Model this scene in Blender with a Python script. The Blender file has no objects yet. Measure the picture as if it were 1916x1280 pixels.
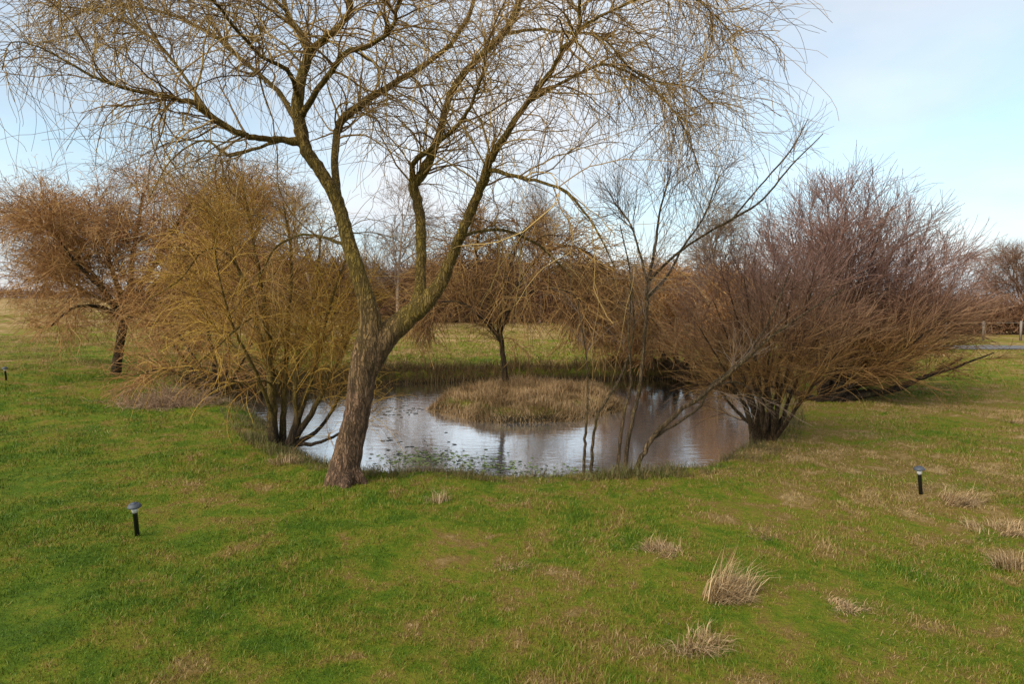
import bpy, math
import numpy as np
from mathutils import Vector

rng = np.random.default_rng(7)
R = math.radians
sc = bpy.context.scene
COL = sc.collection

# ------------------------------------------------------------------ camera
F = 1200.0                      # focal length in photo pixels (photo 1916 x 1280)
CAMZ = 1.7
PITCH = math.atan(65 / F)       # looking slightly down, eye line at y = 575
cd = bpy.data.cameras.new('camera')
cd.sensor_width = 36.0
cd.lens = 36.0 * F / 1916.0
cd.clip_start = 0.05
cd.clip_end = 3000
cam = bpy.data.objects.new('camera', cd)
COL.objects.link(cam)
cam.location = (0, 0, CAMZ)
cam.rotation_euler = (math.pi / 2 - PITCH, 0, 0)
sc.camera = cam

# ------------------------------------------------------------------ light
SUN_EL, SUN_AZ = R(38), R(-130)         # azimuth from +Y towards +X; behind the camera on the left
sd = bpy.data.lights.new('sun', 'SUN')
sd.energy = 1.7
sd.angle = R(45)
sd.color = (1.0, 0.93, 0.82)
sun = bpy.data.objects.new('sun', sd)
COL.objects.link(sun)
sv = Vector((math.sin(SUN_AZ) * math.cos(SUN_EL), math.cos(SUN_AZ) * math.cos(SUN_EL), math.sin(SUN_EL)))
sun.rotation_euler = (-sv).to_track_quat('-Z', 'Y').to_euler()

W = bpy.data.worlds.new('World')
sc.world = W
W.use_nodes = True
nt = W.node_tree
N, Lk = nt.nodes, nt.links
bg = N['Background']
bg.inputs['Strength'].default_value = 0.1
sky = N.new('ShaderNodeTexSky')
sky.sky_type = 'NISHITA'
sky.sun_disc = False
sky.sun_elevation = SUN_EL
sky.sun_rotation = SUN_AZ
sky.air_density = 1.0
sky.dust_density = 1.2
sky.ozone_density = 1.5
tc = N.new('ShaderNodeTexCoord')
sep = N.new('ShaderNodeSeparateXYZ')
Lk.new(tc.outputs['Generated'], sep.inputs[0])


def wmath(op, a, b=None, clamp=False):
    n = N.new('ShaderNodeMath')
    n.operation = op
    n.use_clamp = clamp
    for i, v in enumerate((a, b)):
        if v is None:
            continue
        if isinstance(v, (int, float)):
            n.inputs[i].default_value = v
        else:
            Lk.new(v, n.inputs[i])
    return n.outputs[0]


zz = wmath('ADD', wmath('MAXIMUM', sep.outputs[2], 0.0), 0.22)
cmb = N.new('ShaderNodeCombineXYZ')
Lk.new(wmath('DIVIDE', sep.outputs[0], zz), cmb.inputs[0])
Lk.new(wmath('DIVIDE', sep.outputs[1], zz), cmb.inputs[1])
cl = N.new('ShaderNodeTexNoise')
cl.inputs['Scale'].default_value = 0.75
cl.inputs['Detail'].default_value = 6
cl.inputs['Roughness'].default_value = 0.5
cl.inputs['Distortion'].default_value = 0.4
Lk.new(cmb.outputs[0], cl.inputs['Vector'])
cr = N.new('ShaderNodeValToRGB')
cr.color_ramp.elements[0].position = 0.36
cr.color_ramp.elements[0].color = (0.42, 0.42, 0.42, 1)
cr.color_ramp.elements[1].position = 0.60
cr.color_ramp.elements[1].color = (0.97, 0.97, 0.97, 1)
Lk.new(cl.outputs['Fac'], cr.inputs[0])
# the veil thickens towards the horizon
hz = wmath('SUBTRACT', 1.0, wmath('MULTIPLY', wmath('MAXIMUM', sep.outputs[2], 0.0), 2.6), True)
veil = wmath('MAXIMUM', cr.outputs[0], wmath('MULTIPLY', hz, 0.97))
# cloud colour: white with soft grey-blue bases
cl2 = N.new('ShaderNodeTexNoise')
cl2.inputs['Scale'].default_value = 1.1
cl2.inputs['Detail'].default_value = 5
mp = N.new('ShaderNodeMapping')
mp.inputs['Location'].default_value = (3.3, 1.7, 0)
Lk.new(cmb.outputs[0], mp.inputs[0])
Lk.new(mp.outputs[0], cl2.inputs['Vector'])
cr2 = N.new('ShaderNodeValToRGB')
cr2.color_ramp.elements[0].position = 0.38
cr2.color_ramp.elements[0].color = (2.95, 3.3, 3.75, 1)
cr2.color_ramp.elements[1].position = 0.62
cr2.color_ramp.elements[1].color = (4.1, 4.2, 4.4, 1)
Lk.new(cl2.outputs['Fac'], cr2.inputs[0])
sb = N.new('ShaderNodeMix')
sb.data_type = 'RGBA'
sb.blend_type = 'MULTIPLY'
sb.inputs[0].default_value = 1.0
sb.inputs[7].default_value = (1.1, 1.25, 1.12, 1)
Lk.new(sky.outputs[0], sb.inputs[6])
mx = N.new('ShaderNodeMix')
mx.data_type = 'RGBA'
Lk.new(veil, mx.inputs[0])
Lk.new(sb.outputs[2], mx.inputs[6])
Lk.new(cr2.outputs[0], mx.inputs[7])
Lk.new(mx.outputs[2], bg.inputs['Color'])

sc.view_settings.view_transform = 'Standard'
sc.view_settings.look = 'None'
sc.view_settings.exposure = 1.2
sc.view_settings.gamma = 1.0
sc.view_settings.use_curve_mapping = False
sc.cycles.max_bounces = 5
sc.cycles.diffuse_bounces = 2
sc.cycles.glossy_bounces = 2

# ------------------------------------------------------------------ helpers
SP, CP = math.sin(PITCH), math.cos(PITCH)


def ray(px, py):
    """world direction of a photo pixel, scaled so that its y is 1"""
    u, v = (px - 958) / F, (640 - py) / F
    d = np.array([u, CP + v * SP, -SP + v * CP])
    return d / d[1]


def at(px, py, Y):
    return np.array([0, 0, CAMZ]) + ray(px, py) * Y


def on_plane(px, py, z):
    d = ray(px, py)
    return np.array([0, 0, CAMZ]) + d * ((z - CAMZ) / d[2])


def sm(a, b, x):
    t = np.clip((x - a) / (b - a), 0, 1)
    return t * t * (3 - 2 * t)


def smooth(P, n=6, closed=False):
    """Catmull-Rom through the rows of P"""
    P = np.asarray(P, float)
    m = len(P)
    out = []
    for i in range(m if closed else m - 1):
        if closed:
            p0, p1, p2, p3 = P[i - 1], P[i], P[(i + 1) % m], P[(i + 2) % m]
        else:
            p0, p1, p2, p3 = P[max(i - 1, 0)], P[i], P[i + 1], P[min(i + 2, m - 1)]
        for k in range(n):
            t = k / n
            out.append(0.5 * (2 * p1 + (p2 - p0) * t + (2 * p0 - 5 * p1 + 4 * p2 - p3) * t * t
                              + (3 * p1 - p0 - 3 * p2 + p3) * t ** 3))
    if not closed:
        out.append(P[-1])
    return np.array(out)


def sdf(poly, X, Y):
    """signed distance to a closed polygon, negative inside"""
    X, Y = np.asarray(X, float), np.asarray(Y, float)
    d2 = np.full(X.shape, 1e18)
    ins = np.zeros(X.shape, bool)
    n = len(poly)
    for i in range(n):
        ax, ay = poly[i]
        bx, by = poly[(i + 1) % n]
        ex, ey = bx - ax, by - ay
        t = np.clip(((X - ax) * ex + (Y - ay) * ey) / (ex * ex + ey * ey + 1e-12), 0, 1)
        d2 = np.minimum(d2, (X - ax - t * ex) ** 2 + (Y - ay - t * ey) ** 2)
        if ay != by:
            ins ^= ((ay > Y) != (by > Y)) & (X < (bx - ax) * (Y - ay) / (by - ay) + ax)
    d = np.sqrt(d2)
    return np.where(ins, -d, d)


WZ = -0.30      # water level
pond_px = [(600, 876), (700, 909), (800, 915), (900, 917), (1000, 917), (1100, 915), (1200, 912), (1290, 904), (1350, 870),
           (1398, 838), (1412, 790), (1420, 755), (1425, 728), (1380, 715), (1290, 710), (1180, 710), (1040, 712),
           (900, 714), (800, 717), (700, 722), (600, 730), (500, 738), (430, 742), (400, 748), (440, 764),
           (490, 785), (520, 815), (555, 846)]
POND = smooth([on_plane(x, y, WZ)[:2] for x, y in pond_px], 4, True)
isl_px = [(788, 764), (820, 780), (880, 792), (950, 797), (1050, 794), (1120, 787), (1168, 774), (1182, 760), (1165, 742),
          (1080, 730), (980, 727), (890, 733), (830, 748)]
ISLE = smooth([on_plane(x, y, WZ)[:2] for x, y in isl_px], 4, True)


def base_h(x, y):
    a = 0.95 + 1.25 * sm(4, 30, -x) - 0.95 * sm(6, 16, x)
    far = a * sm(17, 62, y)
    side = 0.35 * sm(5, 12, -x) * sm(4, 12, y)
    bump = (0.022 * np.sin(1.7 * x + 0.6 * y) * np.sin(1.3 * y - 0.4 * x) + 0.014 * np.sin(4.1 * x + 1.1) * np.sin(3.7 * y + 0.7 * x)
            + 0.008 * np.sin(9.3 * x + 2 * y) * np.sin(8.1 * y - 3 * x))
    return far + side + bump * np.clip(y / 3, 0, 1)


def height(x, y):
    x, y = np.asarray(x, float), np.asarray(y, float)
    d = sdf(POND, x, y) + 0.05 * np.sin(5 * x) * np.sin(4.3 * y)
    b = base_h(x, y)
    s = 1 - sm(-0.6, 0.55, d)
    z = b * (1 - s) + (WZ - 0.34) * s
    # on the shore line itself the ground sits at the water level
    di = sdf(ISLE, x, y) + 0.05 * np.sin(7 * x) * np.sin(6 * y) + 0.10 * np.sin(2.3 * x + 1.0) * np.sin(3.1 * y)
    zi = WZ - 0.30 + 0.52 * sm(0.45, -0.75, di)
    return np.maximum(z, zi)


def hz_at(x, y):
    return float(height(np.array([x]), np.array([y]))[0])


def on_ground(px, py):
    d = ray(px, py)
    Y = np.linspace(1.5, 150, 6000)
    x, z = d[0] * Y, CAMZ + d[2] * Y
    g = base_h(x, Y)
    k = np.argmax(z < g)
    return np.array([x[k], Y[k], hz_at(x[k], Y[k])])


def new_mesh(name, V, faces_list, mat=None, parent=None, smooth_sh=True):
    """V (n,3) array, faces_list: list of index arrays (m,3) or (m,4)"""
    me = bpy.data.meshes.new(name)
    V = np.ascontiguousarray(V, np.float32)
    me.vertices.add(len(V))
    me.vertices.foreach_set('co', V.ravel())
    idx = np.concatenate([f.ravel() for f in faces_list]).astype(np.int32)
    tot = np.concatenate([np.full(len(f), f.shape[1], np.int32) for f in faces_list])
    st = np.concatenate([[0], np.cumsum(tot)[:-1]]).astype(np.int32)
    me.loops.add(len(idx))
    me.loops.foreach_set('vertex_index', idx)
    me.polygons.add(len(tot))
    me.polygons.foreach_set('loop_start', st)
    me.polygons.foreach_set('loop_total', tot)
    me.update(calc_edges=True)
    if smooth_sh:
        me.polygons.foreach_set('use_smooth', np.ones(len(tot), bool))
    if mat:
        me.materials.append(mat)
    o = bpy.data.objects.new(name, me)
    COL.objects.link(o)
    if parent:
        o.parent = parent
        o.location = -Vector(parent.location)
    return o


def tag(o, label=None, cat=None, group=None, kind=None):
    if label:
        o['label'] = label
    if cat:
        o['category'] = cat
    if group:
        o['group'] = group
    if kind:
        o['kind'] = kind
    return o


def thing(name, loc, label, cat, group=None):
    o = bpy.data.objects.new(name, None)
    o.empty_display_size = 0.2
    COL.objects.link(o)
    o.location = [float(v) for v in loc]
    return tag(o, label, cat, group)


def nrm(v):
    return v / (np.linalg.norm(v, axis=-1, keepdims=True) + 1e-9)


# ---- wood made of polylines: a batch is (points (N,K,3), radii (N,K))
def grow(P, D, L, K, wander=0.12, droop=0.0, lift=0.0, power=1.0):
    P, d = P.copy(), nrm(D)
    n = len(P)
    step = (L / K)[:, None]
    out = [P]
    drift = rng.normal(0, wander * 0.5, (n, 3))
    dr = np.broadcast_to(np.asarray(droop, float), (n,))
    for k in range(K):
        t = (k + 1) / K
        d = d + rng.normal(0, wander, (n, 3)) + drift
        d[:, 2] += lift - dr * t ** power
        d = nrm(d)
        P = P + d * step
        out.append(P)
    return np.stack(out, 1)


def taper(n, K, r0, r1):
    t = np.linspace(0, 1, K)[None, :]
    r0 = np.broadcast_to(np.asarray(r0, float), (n,))[:, None]
    r1 = np.broadcast_to(np.asarray(r1, float), (n,))[:, None]
    return r0 * (1 - t) + r1 * t


def spawn(batch, count, lo=0.2, hi=1.0, ang=(30, 65), bias=1.0):
    """start points, directions, local radius and position along the parent"""
    pts, rad = batch
    n, K, _ = pts.shape
    pid = np.repeat(np.arange(n), count)
    m = len(pid)
    t = lo + (hi - lo) * rng.random(m) ** bias
    s = t * (K - 1)
    i = np.clip(s.astype(int), 0, K - 2)
    f = (s - i)[:, None]
    A, B = pts[pid, i], pts[pid, i + 1]
    P = A * (1 - f) + B * f
    T = nrm(B - A)
    r = rad[pid, i] * (1 - f[:, 0]) + rad[pid, i + 1] * f[:, 0]
    ref = nrm(rng.normal(size=(m, 3)))
    U = nrm(np.cross(T, ref))
    a = np.radians(rng.uniform(ang[0], ang[1], m))[:, None]
    D = np.cos(a) * T + np.sin(a) * U
    return P, D, r, t


def tubes(batches, sides=3, cap=False):
    Vs, Fs, off, caps = [], [], 0, []
    for pts, rad in batches:
        n, K, _ = pts.shape
        T = np.empty_like(pts)
        T[:, 1:-1] = pts[:, 2:] - pts[:, :-2]
        T[:, 0] = pts[:, 1] - pts[:, 0]
        T[:, -1] = pts[:, -1] - pts[:, -2]
        T = nrm(T)
        m = K // 2
        ref = np.cross(pts[:, m] - pts[:, 0], pts[:, -1] - pts[:, m]) * 50 + rng.normal(0, 0.02, (n, 3))
        ref = nrm(ref)[:, None, :]
        U = nrm(ref - (ref * T).sum(-1, keepdims=True) * T)
        Vv = np.cross(T, U)
        a = np.arange(sides) / sides * 2 * math.pi
        ring = (np.cos(a)[None, None, :, None] * U[:, :, None, :] + np.sin(a)[None, None, :, None] * Vv[:, :, None, :])
        rr = rad[:, :, None, None]
        if sides >= 8:
            lump = 1 + 0.06 * np.sin(3 * a + 1.3)[None, None, :, None] * np.sin(np.linspace(0, 9, K))[None, :, None, None] \
                + rng.normal(0, 0.015, (n, K, sides, 1))
            rr = rr * lump
        V = pts[:, :, None, :] + ring * rr
        q = np.arange(n * K * sides).reshape(n, K, sides)
        nx = np.roll(q, -1, 2)
        Fq = np.stack([q[:, :-1], nx[:, :-1], nx[:, 1:], q[:, 1:]], -1).reshape(-1, 4)
        Vs.append(V.reshape(-1, 3))
        Fs.append(Fq + off)
        if cap:
            for e in (0, K - 1):
                for j in range(n):
                    rg = q[j, e] + off
                    ce = off + n * K * sides + (0 if e == 0 else n) + j
                    tri = np.stack([rg, np.roll(rg, -1), np.full(sides, ce), np.full(sides, ce)], -1)[:, :3]
                    caps.append(tri[:, ::-1] if e == 0 else tri)
            Vs.append(pts[:, 0])
            Vs.append(pts[:, -1])
            off += 2 * n
        off += n * K * sides
    return np.concatenate(Vs), [np.concatenate(Fs)] + ([np.concatenate(caps)] if caps else [])


def wood(name, batches, mat, parent, sides=3):
    V, Fc = tubes(batches, sides)
    return new_mesh(name, V, Fc, mat, parent)


def limb(pix, Y0, n=6, end=0.35):
    """traced limb: rows of (px, py, width_px[, depth offset]) -> batch of one polyline"""
    P, r = [], []
    dz = 0.0
    for q in pix:
        if len(q) > 3:
            dz = q[3]
        P.append(at(q[0], q[1], Y0 + dz))
        r.append(q[2] * 0.5 * (Y0 + dz) / F)
    A = smooth(np.column_stack([np.array(P), r]), n)
    k_ = np.minimum(A[1:-1, 3:4], 0.02) * 0.25
    A[1:-1, :3] += rng.normal(0, 1, (len(A) - 2, 3)) * k_
    return A[None, :, :3], np.maximum(A[None, :, 3], 0.0015)


# ------------------------------------------------------------------ materials
def mat(name):
    m = bpy.data.materials.new(name)
    m.use_nodes = True
    return m, m.node_tree.nodes, m.node_tree.links, m.node_tree.nodes['Principled BSDF']


def node(N_, L_, kind, vec=None, **kw):
    n = N_.new(kind)
    for k, v in kw.items():
        n.inputs[k].default_value = v
    if vec is not None:
        L_.new(vec, n.inputs['Vector'])
    return n


def ramp(N_, L_, src, stops):
    r = N_.new('ShaderNodeValToRGB')
    e = r.color_ramp.elements
    while len(e) < len(stops):
        e.new(0.5)
    for i, (p, c) in enumerate(stops):
        e[i].position = p
        e[i].color = (*c, 1)
    L_.new(src, r.inputs[0])
    return r.outputs[0]


def mixc(N_, L_, fac, a, b, blend='MIX'):
    n = N_.new('ShaderNodeMix')
    n.data_type = 'RGBA'
    n.blend_type = blend
    for i, v in ((0, fac), (6, a), (7, b)):
        if isinstance(v, (int, float)):
            n.inputs[i].default_value = v
        elif isinstance(v, tuple):
            n.inputs[i].default_value = (*v, 1)
        else:
            L_.new(v, n.inputs[i])
    return n.outputs[2]


def mth(N_, L_, op, a, b=0.0, clamp=False):
    n = N_.new('ShaderNodeMath')
    n.operation = op
    n.use_clamp = clamp
    for i, v in ((0, a), (1, b)):
        if isinstance(v, (int, float)):
            n.inputs[i].default_value = v
        else:
            L_.new(v, n.inputs[i])
    return n.outputs[0]


def twig_mat(name, c0, c1, c2, low=None):
    m, N_, L_, b = mat(name)
    g = N_.new('ShaderNodeNewGeometry')
    t = N_.new('ShaderNodeTexCoord')
    n = node(N_, L_, 'ShaderNodeTexNoise', t.outputs['Object'], Scale=1.4, Detail=3.0)
    f = mth(N_, L_, 'ADD', mth(N_, L_, 'MULTIPLY', g.outputs['Random Per Island'], 0.75),
            mth(N_, L_, 'MULTIPLY', n.outputs['Fac'], 0.25))
    c = ramp(N_, L_, f, [(0.15, c0), (0.5, c1), (0.85, c2)])  # random tone per strand, spread wide to imitate sunlit and shaded twigs
    if low:
        # older wood low down has its own colour, this year's shoots above are purple
        sx = N_.new('ShaderNodeSeparateXYZ')
        L_.new(g.outputs['Position'], sx.inputs[0])
        c = mixc(N_, L_, mth(N_, L_, 'MULTIPLY', mth(N_, L_, 'SUBTRACT', sx.outputs[2], 1.0), 0.8, True), ramp(N_, L_, f, [(0.15, low[0]), (0.5, low[1]), (0.85, low[2])]), c)
    L_.new(c, b.inputs['Base Color'])
    b.inputs['Roughness'].default_value = 0.7
    b.inputs['Specular IOR Level'].default_value = 0.3
    return m


def bark_mat(name, dark, mid, moss, moss_amt=0.5, scale=22, zmix=None):
    m, N_, L_, b = mat(name)
    t = N_.new('ShaderNodeTexCoord')
    mp_ = N_.new('ShaderNodeMapping')
    mp_.inputs['Scale'].default_value = (1, 1, 0.13)
    L_.new(t.outputs['Object'], mp_.inputs[0])
    n1 = node(N_, L_, 'ShaderNodeTexNoise', mp_.outputs[0], Scale=float(scale), Detail=7.0, Roughness=0.65, Distortion=0.6)
    n2 = node(N_, L_, 'ShaderNodeTexNoise', t.outputs['Object'], Scale=2.6, Detail=5.0, Roughness=0.6)
    c = ramp(N_, L_, n1.outputs['Fac'], [(0.30, dark), (0.58, mid), (0.78, tuple(min(1, v * 1.5) for v in mid))])
    wob = node(N_, L_, 'ShaderNodeTexNoise', t.outputs['Object'], Scale=float(scale) * 0.35, Detail=4.0)
    vm = N_.new('ShaderNodeVectorMath')
    vm.operation = 'MULTIPLY_ADD'
    L_.new(wob.outputs['Color'], vm.inputs[0])
    vm.inputs[1].default_value = (0.09, 0.09, 0.05)
    L_.new(mp_.outputs[0], vm.inputs[2])
    vo = node(N_, L_, 'ShaderNodeTexVoronoi', vm.outputs[0], Scale=float(scale) * 1.4)
    vo.feature = 'DISTANCE_TO_EDGE'
    crack = ramp(N_, L_, mth(N_, L_, 'ADD', vo.outputs['Distance'], mth(N_, L_, 'MULTIPLY', mth(N_, L_, 'SUBTRACT', n1.outputs['Fac'], 0.5), 0.7)), [(0.0, (0.32, 0.32, 0.32)), (0.22, (1, 1, 1))])
    f = ramp(N_, L_, n2.outputs['Fac'], [(0.62 - 0.3 * moss_amt, (0, 0, 0)), (0.80 - 0.2 * moss_amt, (1, 1, 1))])
    f = mth(N_, L_, 'MULTIPLY', f, 0.8)
    if zmix:
        g = N_.new('ShaderNodeNewGeometry')
        sx = N_.new('ShaderNodeSeparateXYZ')
        L_.new(g.outputs['Position'], sx.inputs[0])
        zf = mth(N_, L_, 'DIVIDE', mth(N_, L_, 'SUBTRACT', mth(N_, L_, 'ADD', sx.outputs[2], mth(N_, L_, 'MULTIPLY', n2.outputs['Fac'], 0.8)), zmix[0] + 0.4), zmix[1] - zmix[0], True)
        c = mixc(N_, L_, zf, c, mixc(N_, L_, n1.outputs['Fac'], (0.06, 0.037, 0.010), (0.36, 0.23, 0.055)))
        f = mth(N_, L_, 'MULTIPLY', f, mth(N_, L_, 'ADD', mth(N_, L_, 'MULTIPLY', zf, 0.8), 0.2))
    c = mixc(N_, L_, f, c, moss)
    c = mixc(N_, L_, 0.8, c, crack, 'MULTIPLY')
    L_.new(c, b.inputs['Base Color'])
    b.inputs['Roughness'].default_value = 0.85
    b.inputs['Specular IOR Level'].default_value = 0.2
    bp = N_.new('ShaderNodeBump')
    bp.inputs['Strength'].default_value = 0.9
    bp.inputs['Distance'].default_value = 0.03
    L_.new(mth(N_, L_, 'ADD', n1.outputs['Fac'], crack), bp.inputs['Height'])
    L_.new(bp.outputs[0], b.inputs['Normal'])
    return m


def plain(name, c, rough=0.5, **kw):
    m, N_, L_, b = mat(name)
    t = N_.new('ShaderNodeTexCoord')
    n = node(N_, L_, 'ShaderNodeTexNoise', t.outputs['Object'], Scale=60.0, Detail=4.0)
    L_.new(ramp(N_, L_, n.outputs['Fac'], [(0.3, tuple(v * 0.75 for v in c)), (0.7, tuple(min(1, v * 1.2) for v in c))]), b.inputs['Base Color'])
    b.inputs['Roughness'].default_value = rough
    for k, v in kw.items():
        b.inputs[k].default_value = v
    return m


GREEN_D, GREEN, OLIVE, STRAW, BROWN = (0.053, 0.105, 0.003), (0.100, 0.148, 0.005), (0.176, 0.168, 0.014), (0.37, 0.25, 0.11), (0.205, 0.127, 0.032)


def lawn_colour(N_, L_, rand=None):
    """colours of a winter lawn over world position: green, mossy olive, straw"""
    t = N_.new('ShaderNodeNewGeometry')
    pos = t.outputs['Position']
    big = node(N_, L_, 'ShaderNodeTexNoise', pos, Scale=0.42, Detail=5.0, Roughness=0.6)
    midn = node(N_, L_, 'ShaderNodeTexNoise', pos, Scale=2.9, Detail=6.0, Roughness=0.62, Distortion=0.5)
    fine = node(N_, L_, 'ShaderNodeTexNoise', pos, Scale=14.0, Detail=5.0, Roughness=0.7)
    sx = N_.new('ShaderNodeSeparateXYZ')
    L_.new(pos, sx.inputs[0])
    # more dead grass to the right and far away
    gx = mth(N_, L_, 'MULTIPLY', mth(N_, L_, 'MINIMUM', mth(N_, L_, 'MAXIMUM', sx.outputs[0], -3.0), 6.0), mth(N_, L_, 'MULTIPLY', mth(N_, L_, 'DIVIDE', mth(N_, L_, 'SUBTRACT', 14.0, sx.outputs[1]), 6.0, True), 0.010))
    gy = mth(N_, L_, 'MULTIPLY', mth(N_, L_, 'MINIMUM', mth(N_, L_, 'MAXIMUM', mth(N_, L_, 'SUBTRACT', sx.outputs[1], 14.0), 0.0), 30.0), 0.0032)
    s = mth(N_, L_, 'ADD', mth(N_, L_, 'MULTIPLY', big.outputs['Fac'], 0.34), mth(N_, L_, 'MULTIPLY', midn.outputs['Fac'], 0.44))
    s = mth(N_, L_, 'ADD', s, mth(N_, L_, 'MULTIPLY', fine.outputs['Fac'], 0.22))
    s = mth(N_, L_, 'ADD', mth(N_, L_, 'ADD', s, gx), gy)
    if rand is not None:
        s = mth(N_, L_, 'ADD', s, mth(N_, L_, 'MULTIPLY', mth(N_, L_, 'SUBTRACT', rand, 0.5), 0.17))
    return ramp(N_, L_, s, [(0.385, GREEN_D), (0.456, GREEN), (0.512, OLIVE), (0.56, BROWN), (0.63, STRAW)]), fine


def lawn_mat():
    m, N_, L_, b = mat('lawn_soil_and_moss')
    c, fine = lawn_colour(N_, L_)
    # wet mud under the water line and on the shore
    g = N_.new('ShaderNodeNewGeometry')
    sx = N_.new('ShaderNodeSeparateXYZ')
    L_.new(g.outputs['Position'], sx.inputs[0])
    mud = mth(N_, L_, 'MULTIPLY', mth(N_, L_, 'SUBTRACT', -0.10, sx.outputs[2]), 8.0, True)
    c = mixc(N_, L_, mud, c, (0.035, 0.026, 0.014))
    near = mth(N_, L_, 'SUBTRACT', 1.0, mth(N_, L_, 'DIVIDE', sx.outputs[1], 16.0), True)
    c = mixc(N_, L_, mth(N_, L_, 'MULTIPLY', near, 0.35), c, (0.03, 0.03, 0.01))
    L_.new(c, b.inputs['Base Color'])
    b.inputs['Roughness'].default_value = 0.95
    b.inputs['Specular IOR Level'].default_value = 0.1
    bp = N_.new('ShaderNodeBump')
    bp.inputs['Strength'].default_value = 0.8
    bp.inputs['Distance'].default_value = 0.05
    L_.new(fine.outputs['Fac'], bp.inputs['Height'])
    L_.new(bp.outputs[0], b.inputs['Normal'])
    return m


def blade_mat():
    m, N_, L_, b = mat('lawn_blades')
    g = N_.new('ShaderNodeNewGeometry')
    c, _ = lawn_colour(N_, L_, g.outputs['Random Per Island'])
    L_.new(c, b.inputs['Base Color'])
    b.inputs['Roughness'].default_value = 0.6
    b.inputs['Specular IOR Level'].default_value = 0.25
    return m


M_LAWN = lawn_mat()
M_BLADE = blade_mat()
M_STRAW = twig_mat('dry_straw', (0.15, 0.09, 0.035), (0.36, 0.23, 0.11), (0.54, 0.38, 0.2))
M_SHORE = twig_mat('shore_dead_grass', (0.075, 0.055, 0.018), (0.15, 0.105, 0.04), (0.10, 0.115, 0.022))
M_ISLE = twig_mat('island_dead_grass', (0.12, 0.068, 0.022), (0.31, 0.185, 0.075), (0.46, 0.3, 0.15))
M_BANK = twig_mat('bank_dead_sedge', (0.075, 0.04, 0.014), (0.14, 0.08, 0.028), (0.15, 0.11, 0.03))
M_BARK = bark_mat('willow_trunk_bark', (0.06, 0.036, 0.022), (0.27, 0.155, 0.09), (0.24, 0.17, 0.03), 0.6, 30, (0.9, 1.9))
M_LIMB = M_BARK
M_TWIG = twig_mat('willow_twigs', (0.1, 0.052, 0.016), (0.28, 0.16, 0.046), (0.5, 0.33, 0.11))
M_STEM = bark_mat('dark_shrub_bark', (0.022, 0.016, 0.010), (0.07, 0.048, 0.028), (0.08, 0.07, 0.02), 0.2, 40)
M_STEM2 = bark_mat('brown_shrub_bark', (0.04, 0.026, 0.013), (0.12, 0.075, 0.036), (0.11, 0.085, 0.022), 0.4, 40)
M_STEMG = bark_mat('golden_shrub_bark', (0.022, 0.016, 0.010), (0.075, 0.048, 0.026), (0.24, 0.175, 0.04), 0.5, 40, (0.1, 0.6))
M_STEME = bark_mat('pale_sapling_bark', (0.055, 0.036, 0.018), (0.19, 0.125, 0.065), (0.17, 0.125, 0.035), 0.4, 40)
M_GOLD = twig_mat('golden_twigs', (0.11, 0.053, 0.012), (0.38, 0.19, 0.03), (0.6, 0.37, 0.065))
M_ORANGE = twig_mat('orange_twigs', (0.13, 0.055, 0.018), (0.38, 0.175, 0.05), (0.55, 0.32, 0.12))
M_OLIVE = twig_mat('olive_twigs', (0.08, 0.036, 0.013), (0.235, 0.115, 0.036), (0.38, 0.22, 0.065))
M_PURPLE = twig_mat('purple_brown_twigs', (0.095, 0.044, 0.032), (0.235, 0.122, 0.088), (0.37, 0.22, 0.165), ((0.08, 0.036, 0.013), (0.235, 0.115, 0.036), (0.38, 0.22, 0.065)))
M_RED = twig_mat('red_brown_hedge', (0.09, 0.04, 0.02), (0.2, 0.095, 0.045), (0.3, 0.16, 0.08))
M_GREY = twig_mat('grey_brown_twigs', (0.1, 0.062, 0.04), (0.23, 0.155, 0.105), (0.36, 0.26, 0.18))
M_PINK = twig_mat('pinkish_dead_stems', (0.16, 0.09, 0.045), (0.33, 0.20, 0.115), (0.48, 0.32, 0.20))

# ------------------------------------------------------------------ ground


def axis(lo, dense_lo, dense_hi, hi, step, growth=1.09):
    a = list(np.arange(dense_lo, dense_hi, step))
    s, v = step, a[-1]
    while v < hi:
        s *= growth
        v += s
        a.append(v)
    s, v, pre = step, dense_lo, []
    while v > lo:
        s *= growth
        v -= s
        pre.append(v)
    return np.array(pre[::-1] + a)


gx_, gy_ = axis(-700, -8, 8, 700, 0.08), axis(-40, 1.5, 20, 900, 0.09)
GX, GY = np.meshgrid(gx_, gy_, indexing='ij')
GZ = height(GX, GY)
q = np.arange(GX.size).reshape(GX.shape)
Fq = np.stack([q[:-1, :-1], q[1:, :-1], q[1:, 1:], q[:-1, 1:]], -1).reshape(-1, 4)
tag(new_mesh('ground', np.stack([GX, GY, GZ], -1).reshape(-1, 3), [Fq], M_LAWN), kind='structure')

# water: one sheet a little larger than the pond outline, the banks cut it
wm, N_, L_, b = mat('pond_water')
N_.remove(b)
g1 = N_.new('ShaderNodeBsdfGlossy')
g1.inputs['Roughness'].default_value = 0.06
g1.inputs['Color'].default_value = (0.97, 0.97, 0.97, 1)
d1 = N_.new('ShaderNodeBsdfDiffuse')
d1.inputs['Color'].default_value = (0.19, 0.19, 0.19, 1)
fr = N_.new('ShaderNodeFresnel')
fr.inputs['IOR'].default_value = 1.45
ms = N_.new('ShaderNodeMixShader')
L_.new(mth(N_, L_, 'ADD', mth(N_, L_, 'MULTIPLY', fr.outputs[0], 1.4), 0.32, True), ms.inputs[0])
L_.new(d1.outputs[0], ms.inputs[1])
L_.new(g1.outputs[0], ms.inputs[2])
t = N_.new('ShaderNodeTexCoord')
mp_ = N_.new('ShaderNodeMapping')
mp_.inputs['Scale'].default_value = (1.0, 2.2, 1)
L_.new(t.outputs['Object'], mp_.inputs[0])
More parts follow.
